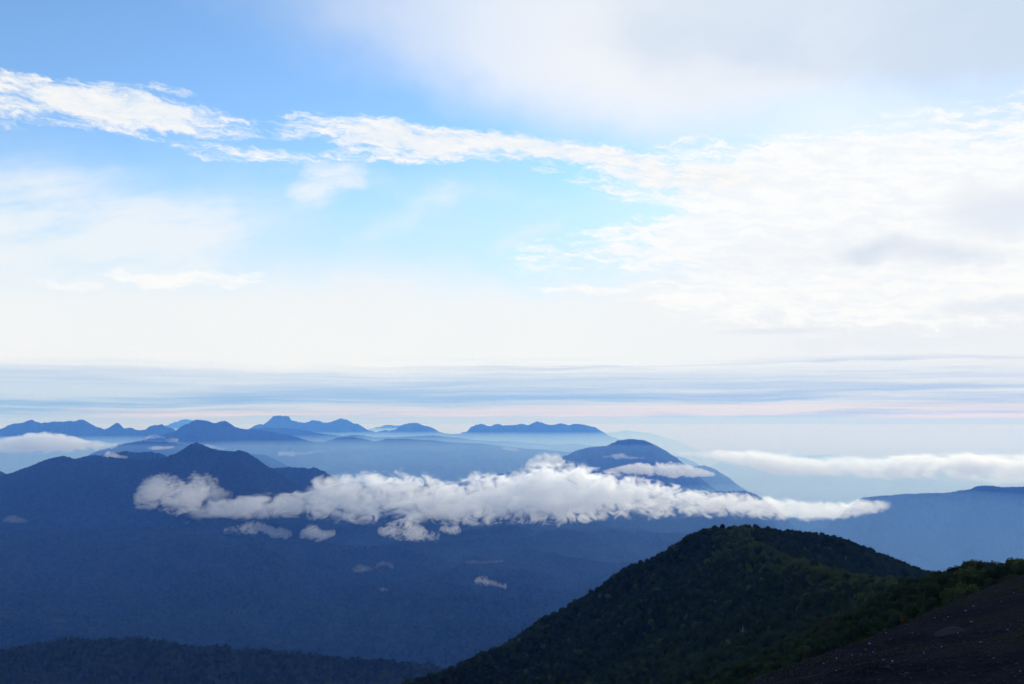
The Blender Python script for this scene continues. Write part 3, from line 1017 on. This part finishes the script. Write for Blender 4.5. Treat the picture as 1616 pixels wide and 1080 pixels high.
def stone_mat(name, lo, hi):
    m, nt, out = new_mat(name)
    oi = nt.nodes.new('ShaderNodeObjectInfo')
    f = (E(nt, oi.outputs['Random']) * 0.5 + noise(nt, pos(nt), 3.0, 4.0, 0.6) * 0.6).clamp()
    matt(nt, out, mix(nt, f, lo, hi))
    return m


M_GRAVEL = stone_mat("gravel", (0.012, 0.012, 0.017), (0.070, 0.071, 0.082))
M_STONE = stone_mat("pale_stone", (0.08, 0.085, 0.10), (0.19, 0.20, 0.23))
scree_fn = lambda x, y: scree_height(x, y)[0]


def build_gravel():
    rg = np.random.default_rng(91)
    n = 15000
    d = rg.uniform(48, 195, n)
    x = d * rg.uniform(0.16, 0.60, n)
    z, side = scree_height(x, d)
    ok = side < 8
    clump = fbm(x / 9.0, d / 9.0, 3, 92)
    ok &= rg.uniform(-0.8, 0.9, n) < clump
    x, d, z = x[ok], d[ok], z[ok]
    V, Fc = [], []
    for k in range(len(x)):
        r = 0.05 + 0.13 * rg.random() ** 3
        V.append(stone_verts(r * NEAR, rg) + put(x[k], d[k], z[k] + r * 0.2))
        Fc.append(STONE_F + 8 * k)
    o = new_obj("gravel", mesh_from("gravel", np.concatenate(V), np.concatenate(Fc), False), M_GRAVEL)
    tag(o, label="grey gravel scattered over the bare slope", kind="stuff")
    # tufts of thin grass
    V, Fc, k = [], [], 0
    n = 5000
    d = rg.uniform(60, 200, n)
    x = d * rg.uniform(0.16, 0.60, n)
    z, side = scree_height(x, d)
    cl = fbm(x / 14.0, d / 14.0, 3, 93)
    for i in range(n):
        near_edge = math.exp(-(side[i] / 9.0) ** 2)
        if side[i] > 7 or cl[i] + 0.5 * near_edge < rg.uniform(0.1, 0.9):
            continue
        for _ in range(5):
            a, h, w = rg.uniform(0, 6.28), rg.uniform(0.06, 0.15), rg.uniform(0.01, 0.025)
            lean = rg.uniform(0.03, 0.10)
            c, s = math.cos(a), math.sin(a)
            ox, oy = rg.normal(0, 0.12, 2)
            b = np.array(put(x[i] + ox, d[i] + oy, z[i] - 0.05))
            V.append([b + (-s * w, c * w, 0), b + (s * w, -c * w, 0), b + (c * lean, s * lean, h)])
            Fc.append((k, k + 1, k + 2))
            k += 3
    m, nt, out = new_mat("dry_grass")
    f = noise(nt, pos(nt), 0.3, 3.0)
    matt(nt, out, mix(nt, f, (0.030, 0.034, 0.014), (0.075, 0.066, 0.030)))
    o = new_obj("grass", mesh_from("grass", np.array(V).reshape(-1, 3), np.array(Fc), False), m)
    tag(o, label="sparse dry grass on the rim of the bare slope", kind="stuff")


build_gravel()

# stones that show as pale specks, and one slab of bare rock
rg = np.random.default_rng(95)


def stone_mesh(name, seed, r, squash=0.6, sub=2):
    rr = np.random.default_rng(seed)
    bm = bmesh.new()
    bmesh.ops.create_icosphere(bm, subdivisions=sub, radius=1.0)
    cuts = rr.normal(0, 1, (7, 3))
    cuts /= np.linalg.norm(cuts, axis=1)[:, None]
    for v in bm.verts:
        p = np.array(v.co)
        for c in cuts:                       # flat broken faces
            h = p @ c
            if h > 0.62:
                p = p - c * (h - 0.62)
        v.co = (p[0] * r, p[1] * r * 0.8, p[2] * r * squash)
    me_ = bpy.data.meshes.new(name)
    bm.to_mesh(me_)
    bm.free()
    return me_


STONES = [stone_mesh("stone", 100 + i, 0.30) for i in range(4)]
spots = [(1415, 972, 1.9), (1436, 975, 1.5), (1428, 982, 1.3), (1450, 970, 1.5), (1372, 1017, 2.2), (1425, 984, 1.0), (1536, 958, 1.4), (1524, 965, 1.5), (1534, 982, 1.4), (1496, 974, 1.0), (1408, 1045, 1.3),
         (1394, 1043, 1.1), (1366, 1026, 1.1), (1378, 1030, 1.0), (1547, 1015, 1.3), (1532, 983, 1.2), (1475, 976, 1.0), (1558, 927, 1.2), (1600, 936, 1.0), (1320, 1040, 1.1), (1300, 1048, 1.0), (1590, 995, 1.1),
         (1486, 1022, 1.0), (1440, 1000, 1.0), (1320, 1060, 0.9), (1355, 1050, 0.9), (1458, 1032, 0.9), (1500, 950, 1.0), (1568, 1040, 0.9), (1610, 1060, 0.9), (1580, 950, 0.9), (1512, 1000, 0.9), (1405, 1010, 1.0),
         (1345, 1035, 1.0), (1398, 1000, 1.0)]
for i, (px, py, s) in enumerate(spots):
    h = ray_hit(px, py, scree_fn, 40, 260)
    if h is None:
        continue
    o = new_obj("stone", STONES[i % 4], M_STONE, loc=put(h[0], h[1], h[2] + 0.05))
    o.rotation_euler = (rg.uniform(-0.3, 0.3), rg.uniform(-0.3, 0.3), rg.uniform(0, 6.28))
    o.scale = (s * 0.17, s * 0.17, s * 0.17)
    if i == 0:
        tag(o, "largest of the pale stones at the rim below the orange bush", "stone", "pale stones on the bare slope")
    elif i == 4:
        tag(o, "single large white stone low on the rim of the bare slope", "stone", "pale stones on the bare slope")
    else:
        tag(o, "small pale stone lying loose on the dark bare slope", "stone", "pale stones on the bare slope")
h = ray_hit(1500, 1000, scree_fn, 40, 260)
o = new_obj("rock_slab", stone_mesh("rock_slab", 140, 1.0, 0.07, 3), stone_mat("grey_rock", (0.016, 0.017, 0.022), (0.035, 0.036, 0.045)), loc=put(h[0], h[1], h[2] + 0.02))
o.rotation_euler = (-0.20, -0.22, 0.7)
tag(o, "low grey rock slab showing through the middle of the bare slope", "rock")

# ------------------------------------------------------------------ trees
def leaf_mat(name, dark, light, warm):
    m, nt, out = new_mat(name)
    oi = nt.nodes.new('ShaderNodeObjectInfo')
    rnd = E(nt, oi.outputs['Random'])
    p = pos(nt)
    stand = noise(nt, p, 1 / 35.0, 3.0, 0.6)
    leafy = noise(nt, p, 2.2, 2.0, 0.6)
    f = (rnd * 0.40 + stand * 0.6 + leafy * 0.5 - 0.30).clamp()
    c = mix(nt, f, dark, light)
    c = mix(nt, rnd.step(0.95, 1.0) * 0.35, c, warm)
    d = nt.nodes.new('ShaderNodeBsdfDiffuse')
    t = nt.nodes.new('ShaderNodeBsdfTranslucent')
    g = nt.nodes.new('ShaderNodeMixShader')
    g.inputs[0].default_value = 0.42
    for b in (d, t):
        nt.links.new(c.s, b.inputs['Color'])
    nt.links.new(d.outputs[0], g.inputs[1])
    nt.links.new(t.outputs[0], g.inputs[2])
    nt.links.new(g.outputs[0], out.inputs['Surface'])
    return m


M_LEAF = leaf_mat("beech_leaves", (0.006, 0.013, 0.007), (0.036, 0.058, 0.024), (0.055, 0.055, 0.022))
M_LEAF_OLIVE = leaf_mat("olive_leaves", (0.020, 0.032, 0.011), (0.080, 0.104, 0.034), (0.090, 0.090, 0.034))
M_LEAF_OCHRE = leaf_mat("autumn_leaves", (0.040, 0.026, 0.010), (0.085, 0.055, 0.018), (0.08, 0.04, 0.015))
M_LEAF_RUST = leaf_mat("rust_leaves", (0.030, 0.018, 0.012), (0.060, 0.034, 0.022), (0.06, 0.03, 0.02))
M_BARK, _nt, _out = new_mat("bark")
matt(_nt, _out, mix(_nt, noise(_nt, pos(_nt), 3.0, 4.0), (0.030, 0.024, 0.020), (0.085, 0.075, 0.065)))
M_DEAD, _nt, _out = new_mat("dead_wood")
matt(_nt, _out, mix(_nt, noise(_nt, pos(_nt), 3.0, 4.0), (0.20, 0.20, 0.20), (0.36, 0.36, 0.36)))


def crown_mesh(name, seed, rx, ry, h0, h1, n, leaf, lobes):
    """Leaf clumps spread through a few overlapping lobes round a ragged inner mass."""
    r = np.random.default_rng(seed)
    L = []
    for i in range(lobes):
        a = r.uniform(0, 6.28)
        q = 0.0 if i == 0 else r.uniform(0.30, 0.62)
        zz = 0.72 if i == 0 else r.uniform(0.30, 0.85)
        L.append((q * rx * math.cos(a), q * ry * math.sin(a), h0 + (h1 - h0) * zz, r.uniform(0.42, 0.66)))
    V, Fc = [], []
    hz = (h1 - h0) * 0.42
    for k in range(n):
        cx, cy, cz, s = L[r.integers(lobes)]
        u = r.normal(0, 1, 3)
        u /= np.linalg.norm(u)
        if u[2] < -0.55:
            u[2] *= -0.6
        rad = r.uniform(0.62, 1.06)
        c = np.array([cx + u[0] * rx * s * rad, cy + u[1] * ry * s * rad, max(h0 * 0.5, cz + u[2] * hz * s * 1.5 * rad)])
        nrm = u + r.normal(0, 0.55, 3) + np.array([0, 0, 0.35])
        nrm /= np.linalg.norm(nrm)
        t1 = np.cross(nrm, r.normal(0, 1, 3))
        t1 /= np.linalg.norm(t1)
        t2 = np.cross(nrm, t1)
        w, l = leaf * r.uniform(0.6, 1.25), leaf * r.uniform(0.5, 1.0)
        b = len(V)
        V += [c - t1 * w - t2 * l * 0.6, c + t1 * w * 0.7 - t2 * l, c + t1 * w + t2 * l * 0.7 + nrm * leaf * 0.2, c - t1 * w * 0.6 + t2 * l]
        Fc.append((b, b + 1, b + 2, b + 3))
    # inner mass of twigs and shaded leaves
    bm = bmesh.new()
    for cx, cy, cz, s in L:
        ret = bmesh.ops.create_icosphere(bm, subdivisions=2, radius=1.0)
        for v in ret['verts']:
            j = r.uniform(0.62, 0.92)
            v.co = (cx + v.co.x * rx * s * j, cy + v.co.y * ry * s * j, max(h0 * 0.6, cz + v.co.z * hz * s * 1.5 * j))
    b = len(V)
    bm.verts.index_update()
    V += [np.array(v.co) for v in bm.verts]
    Fc += [tuple(b + v.index for v in f.verts) for f in bm.faces]
    bm.free()
    me_ = bpy.data.meshes.new(name)
    me_.from_pydata([tuple(v) for v in V], [], Fc)
    me_.update()
    return me_


def limb(V, Fc, pts, radii, k=6):
    base = len(V)
    for i, (p, rr) in enumerate(zip(pts, radii)):
        d = np.array(pts[min(i + 1, len(pts) - 1)]) - np.array(pts[max(i - 1, 0)])
        d = d / (np.linalg.norm(d) + 1e-9)
        a = np.cross(d, (0.3, 0.9, 0.1))
        a /= np.linalg.norm(a)
        c = np.cross(d, a)
        for j in range(k):
            t = 2 * math.pi * j / k
            V.append(tuple(np.array(p) + rr * (a * math.cos(t) + c * math.sin(t))))
    for i in range(len(pts) - 1):
        for j in range(k):
            q = base + i * k
            Fc.append((q + j, q + (j + 1) % k, q + k + (j + 1) % k, q + k + j))
    Fc.append(tuple(base + (len(pts) - 1) * k + j for j in range(k)))


def trunk_mesh(name, seed, h, r0, n_limb, spread):
    r = np.random.default_rng(seed)
    V, Fc = [], []
    lean = r.normal(0, 0.06, 2) * h
    P = [(lean[0] * t * t, lean[1] * t * t, h * t - 0.4 * (t == 0)) for t in np.linspace(0, 1, 6)]
    limb(V, Fc, P, [r0 * (1.25 - t) for t in np.linspace(0, 1, 6)])
    for i in range(n_limb):
        a, t0 = r.uniform(0, 6.28), r.uniform(0.30, 0.8)
        s = np.array([lean[0] * t0 * t0, lean[1] * t0 * t0, h * t0])
        o_ = np.array([math.cos(a), math.sin(a), r.uniform(0.5, 1.1)]) * spread * r.uniform(0.6, 1.0)
        mid_ = s + o_ * 0.5 + r.normal(0, 0.08, 3) * spread
        limb(V, Fc, [tuple(s), tuple(mid_), tuple(s + o_)], [r0 * 0.5, r0 * 0.3, r0 * 0.1], 5)
    me_ = bpy.data.meshes.new(name)
    me_.from_pydata(V, [], Fc)
    me_.update()
    return me_


KINDS = []           # (crown mesh, trunk mesh), all about 6 m tall and 5 to 6 m wide
for i, (rx, ry, h0, h1, lb) in enumerate([(3.0, 2.7, 0.9, 6.2, 4), (2.6, 2.9, 1.0, 6.8, 3), (3.4, 3.0, 0.8, 5.4, 5), (2.7, 2.5, 1.2, 7.2, 4), (3.2, 3.3, 0.8, 5.8, 5)]):
    KINDS.append((crown_mesh("crown", 200 + i, rx, ry, h0, h1, 420, 0.36, lb), trunk_mesh("trunk", 230 + i, h1 * 0.72, 0.16, 5, 2.0)))
    KINDS[-1][0].materials.append(M_LEAF)
    KINDS[-1][1].materials.append(M_BARK)
for cm_, tm_ in list(KINDS):           # the same five with lighter, yellower leaves, used mostly near the saddle crest
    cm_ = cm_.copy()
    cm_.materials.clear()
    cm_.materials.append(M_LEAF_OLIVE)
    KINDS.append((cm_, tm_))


def project(x, y, z):
    c, s = math.cos(PITCH), math.sin(PITCH)
    f, u = y * c + z * s, -y * s + z * c
    return 808 + F_PX * x / f, 540 - F_PX * u / f


def scatter():
    r = np.random.default_rng(301)
    out = []
    # spacing grows with distance: dwarf growth near the bare slope, taller wood on the hill
    for y0, y1, cell, sc in ((150, 420, 2.5, 0.55), (420, 640, 3.7, 0.84), (640, 1330, 4.3, 0.97)):
        gx, gy = np.meshgrid(np.arange(-330, 640, cell), np.arange(y0, y1, cell))
        x = (gx + r.uniform(0, cell, gx.shape)).ravel()
        y = (gy + r.uniform(0, cell, gy.shape)).ravel()
        z = near_height(x, y)
        sz, sd = scree_height(x, y)
        s = sc * r.uniform(0.72, 1.25, x.shape) * (1 + 0.22 * fbm(x / 40, y / 40, 2, 302))
        ok = (sd > 1.5) & (z > -420) & (z > sz - 3.0)
        px, py = project(x, y, z + 3)
        ok &= (px > 480) & (px < 1790) & (py < 1200)
        out.append(np.stack([x, y, z, s], -1)[ok])
    T = np.concatenate(out)
    # which of them can be seen
    vis = np.ones(len(T), bool)
    top = T[:, 2] + 5.5 * T[:, 3]
    slack = np.zeros(len(T))
    for t in np.linspace(0.10, 0.985, 90):
        xx, yy, zz = T[:, 0] * t, T[:, 1] * t, top * t
        g = np.where(yy > 150, near_height(xx, yy) + 3.6 * np.clip(yy / 600, 0.5, 1) * (t < 0.97), -1e4)
        g = np.maximum(g, np.where(yy < 240, scree_fn(xx, yy), -1e4))
        slack = np.maximum(slack, g - zz)
    px, py = project(T[:, 0], T[:, 1], T[:, 2] + 3 * T[:, 3])
    keep = slack < 30.0
    seen = (slack < 0.3) & (px > -5) & (px < 1616) & (py > 0) & (py < 1080)
    return T[keep], seen[keep], np.hypot(T[:, 0], T[:, 1])[keep]


T, SEEN, DIST = scatter()
apparent = np.where(SEEN, T[:, 3] / DIST, -1)
order = np.argsort(-apparent)
single = [int(i) for i in order[:285] if apparent[i] > 0]
rest = np.ones(len(T), bool)
rest[single] = False
r_tree = np.random.default_rng(401)


def ridge_distance(x, y):
    P = np.array([pix_pt(*p) for p in R_SADDLE])
    best = np.full(np.shape(x), 1e9)
    for a, b in zip(P[:-1], P[1:]):
        ab = b[:2] - a[:2]
        t = np.clip(((x - a[0]) * ab[0] + (y - a[1]) * ab[1]) / float(ab @ ab), 0, 1)
        best = np.minimum(best, np.hypot(x - a[0] - t * ab[0], y - a[1] - t * ab[1]))
    return best


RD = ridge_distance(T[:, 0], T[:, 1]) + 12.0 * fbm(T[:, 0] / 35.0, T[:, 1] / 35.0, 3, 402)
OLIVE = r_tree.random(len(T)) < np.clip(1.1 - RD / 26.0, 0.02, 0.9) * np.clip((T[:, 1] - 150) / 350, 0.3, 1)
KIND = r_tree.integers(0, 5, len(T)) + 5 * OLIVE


def tree(name, label, x, y, z, s, kind, leaf=None, stretch=1.0, group=None):
    root = bpy.data.objects.new(name, None)
    COL.objects.link(root)
    root.empty_display_size = 0.5
    root.location = put(x, y, z)
    root.rotation_euler = (0, 0, r_tree.uniform(0, 6.28))
    root.scale = (s * NEAR, s * NEAR, s * NEAR * stretch)
    tag(root, label, "tree", group)
    cm, tm = KINDS[kind]
    if leaf is not None:
        cm = cm.copy()
        cm.materials.clear()
        cm.materials.append(leaf)
    new_obj("crown", cm, None, root)
    new_obj("trunk", tm, None, root)
    return root


edge_d = scree_height(T[:, 0], T[:, 1])[1]
for i in single:
    x, y, z, s = T[i]
    if edge_d[i] < 14:
        lab, grp = "low bushy beech on the rim just behind the bare slope", "dwarf beeches along the rim of the bare slope"
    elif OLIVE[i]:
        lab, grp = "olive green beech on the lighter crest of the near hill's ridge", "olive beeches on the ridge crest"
    elif y < 330:
        lab, grp = "small round dark beech on the ridge running up from the saddle to the right", "beeches on the right end of the ridge"
    else:
        lab, grp = "dark green beech in the closed wood below the saddle of the near hill", "beeches below the saddle"
    tree("beech_tree", lab, x, y, z - 0.15, s, int(KIND[i]), group=grp)

# the few trees that differ from all others
def plant(px, py, d, label, s, kind, leaf=None, stretch=1.0):
    x, y, _z = pix_pt(px, py, d)
    z = float(near_height(x, y))
    return tree("beech_tree", label, x, y, z - 0.15, s, kind, leaf, stretch)


plant(1385, 884, 1082, "dark flat topped tree standing clear of the hill's right outline, the upper of two", 1.25, 2, stretch=1.05)
plant(1412, 893, 1104, "dark flat topped tree standing clear of the hill's right outline, the lower of two", 1.35, 4, stretch=1.0)
plant(1440, 908, 1128, "dark broad tree at the foot of the hill's right outline", 1.45, 2, stretch=0.95)
plant(1128, 830, 912, "dark broad crown at the very top of the near hill", 1.25, 0)
plant(1210, 838, 955, "dark rounded crown on the hill top right of the summit", 1.35, 4)
plant(1262, 840, 990, "dark wide crown on the skyline where the hill starts to fall right", 1.3, 2)


def plant_seen(px, py, label, s, kind, leaf, name="beech_tree"):
    h = None
    while h is None:                       # just over the skyline: slide down on to the slope
        h = ray_hit(px, py, near_height, 150, 1300, 4000)
        py += 2
    return tree(name, label, h[0], h[1], h[2] - 0.15, s, kind, leaf)


plant_seen(714, 1049, "orange autumn tree on the lower left edge of the near hill", 1.1, 1, M_LEAF_OCHRE)
plant_seen(1310, 1012, "reddish brown tree in the dark wood left of the bare slope", 0.85, 0, M_LEAF_RUST)
h = ray_hit(1430, 966, lambda x, y: scree_height(x, y)[0], 100, 260)
xx, yy, zz = pix_pt(1427, 974, 146)
tree("beech_tree", "low ochre bush on the rim right above the largest pale stones", xx, yy, float(scree_fn(np.array([xx]), np.array([yy]))[0]) - 0.5, 0.34, 2, M_LEAF_OCHRE)


def dead_tree():
    h = ray_hit(1172, 1016, near_height, 150, 1300, 4000)
    root = bpy.data.objects.new("dead_tree", None)
    COL.objects.link(root)
    root.location = put(*h)
    root.scale = (NEAR, NEAR, NEAR)
    tag(root, "bare pale dead tree standing in the dark wood of the near hill", "tree")
    new_obj("trunk", trunk_mesh("dead_trunk", 77, 9.5, 0.20, 7, 2.6), M_DEAD, root)


dead_tree()

# the rest of the wood, some twenty thousand trees
def forest(pts, kinds):
    me_ = bpy.data.meshes.new("forest")
    me_.vertices.add(len(pts))
    co = pts[:, :3] * NEAR
    co[:, 2] += CAM_Z - 0.08
    me_.vertices.foreach_set("co", co.astype(np.float32).ravel())
    r = np.random.default_rng(501)
    for nm, ty, vals in (("size", 'FLOAT', pts[:, 3] * NEAR), ("turn", 'FLOAT', r.uniform(0, 6.28, len(pts))), ("pick", 'INT', kinds)):
        at = me_.attributes.new(nm, ty, 'POINT')
        at.data.foreach_set("value", np.asarray(vals, dtype=np.int32 if ty == 'INT' else np.float32))
    me_.update()
    o = new_obj("forest", me_)
    ng = bpy.data.node_groups.new("forest", 'GeometryNodeTree')
    ng.interface.new_socket("Geometry", in_out='INPUT', socket_type='NodeSocketGeometry')
    ng.interface.new_socket("Geometry", in_out='OUTPUT', socket_type='NodeSocketGeometry')
    N, Lk = ng.nodes, ng.links
    gi, go = N.new('NodeGroupInput'), N.new('NodeGroupOutput')
    iop = N.new('GeometryNodeInstanceOnPoints')
    joined = N.new('GeometryNodeJoinGeometry')
    infos = []
    for cm, _t in KINDS:
        src = next((ch for ch in bpy.data.objects if ch.type == 'MESH' and ch.data == cm), None)
        oi = N.new('GeometryNodeObjectInfo')
        oi.transform_space = 'ORIGINAL'
        oi.inputs['Object'].default_value = src
        oi.inputs['As Instance'].default_value = True
        infos.append(oi)
    for oi in reversed(infos):          # the first link comes out last
        Lk.new(oi.outputs['Geometry'], joined.inputs[0])

    def attr(nm, ty):
        a = N.new('GeometryNodeInputNamedAttribute')
        a.data_type = ty
        a.inputs['Name'].default_value = nm
        return a.outputs['Attribute']
    cb = N.new('ShaderNodeCombineXYZ')
    Lk.new(attr("turn", 'FLOAT'), cb.inputs[2])
    iop.inputs['Pick Instance'].default_value = True
    Lk.new(gi.outputs[0], iop.inputs['Points'])
    Lk.new(joined.outputs[0], iop.inputs['Instance'])
    Lk.new(attr("pick", 'INT'), iop.inputs['Instance Index'])
    Lk.new(cb.outputs[0], iop.inputs['Rotation'])
    Lk.new(attr("size", 'FLOAT'), iop.inputs['Scale'])
    Lk.new(iop.outputs[0], go.inputs[0])
    md = o.modifiers.new("forest", 'NODES')
    md.node_group = ng
    tag(o, label="dense dark green beech forest covering the near hill", kind="stuff")


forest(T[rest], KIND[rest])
print("TREES", len(T), "single", len(single))
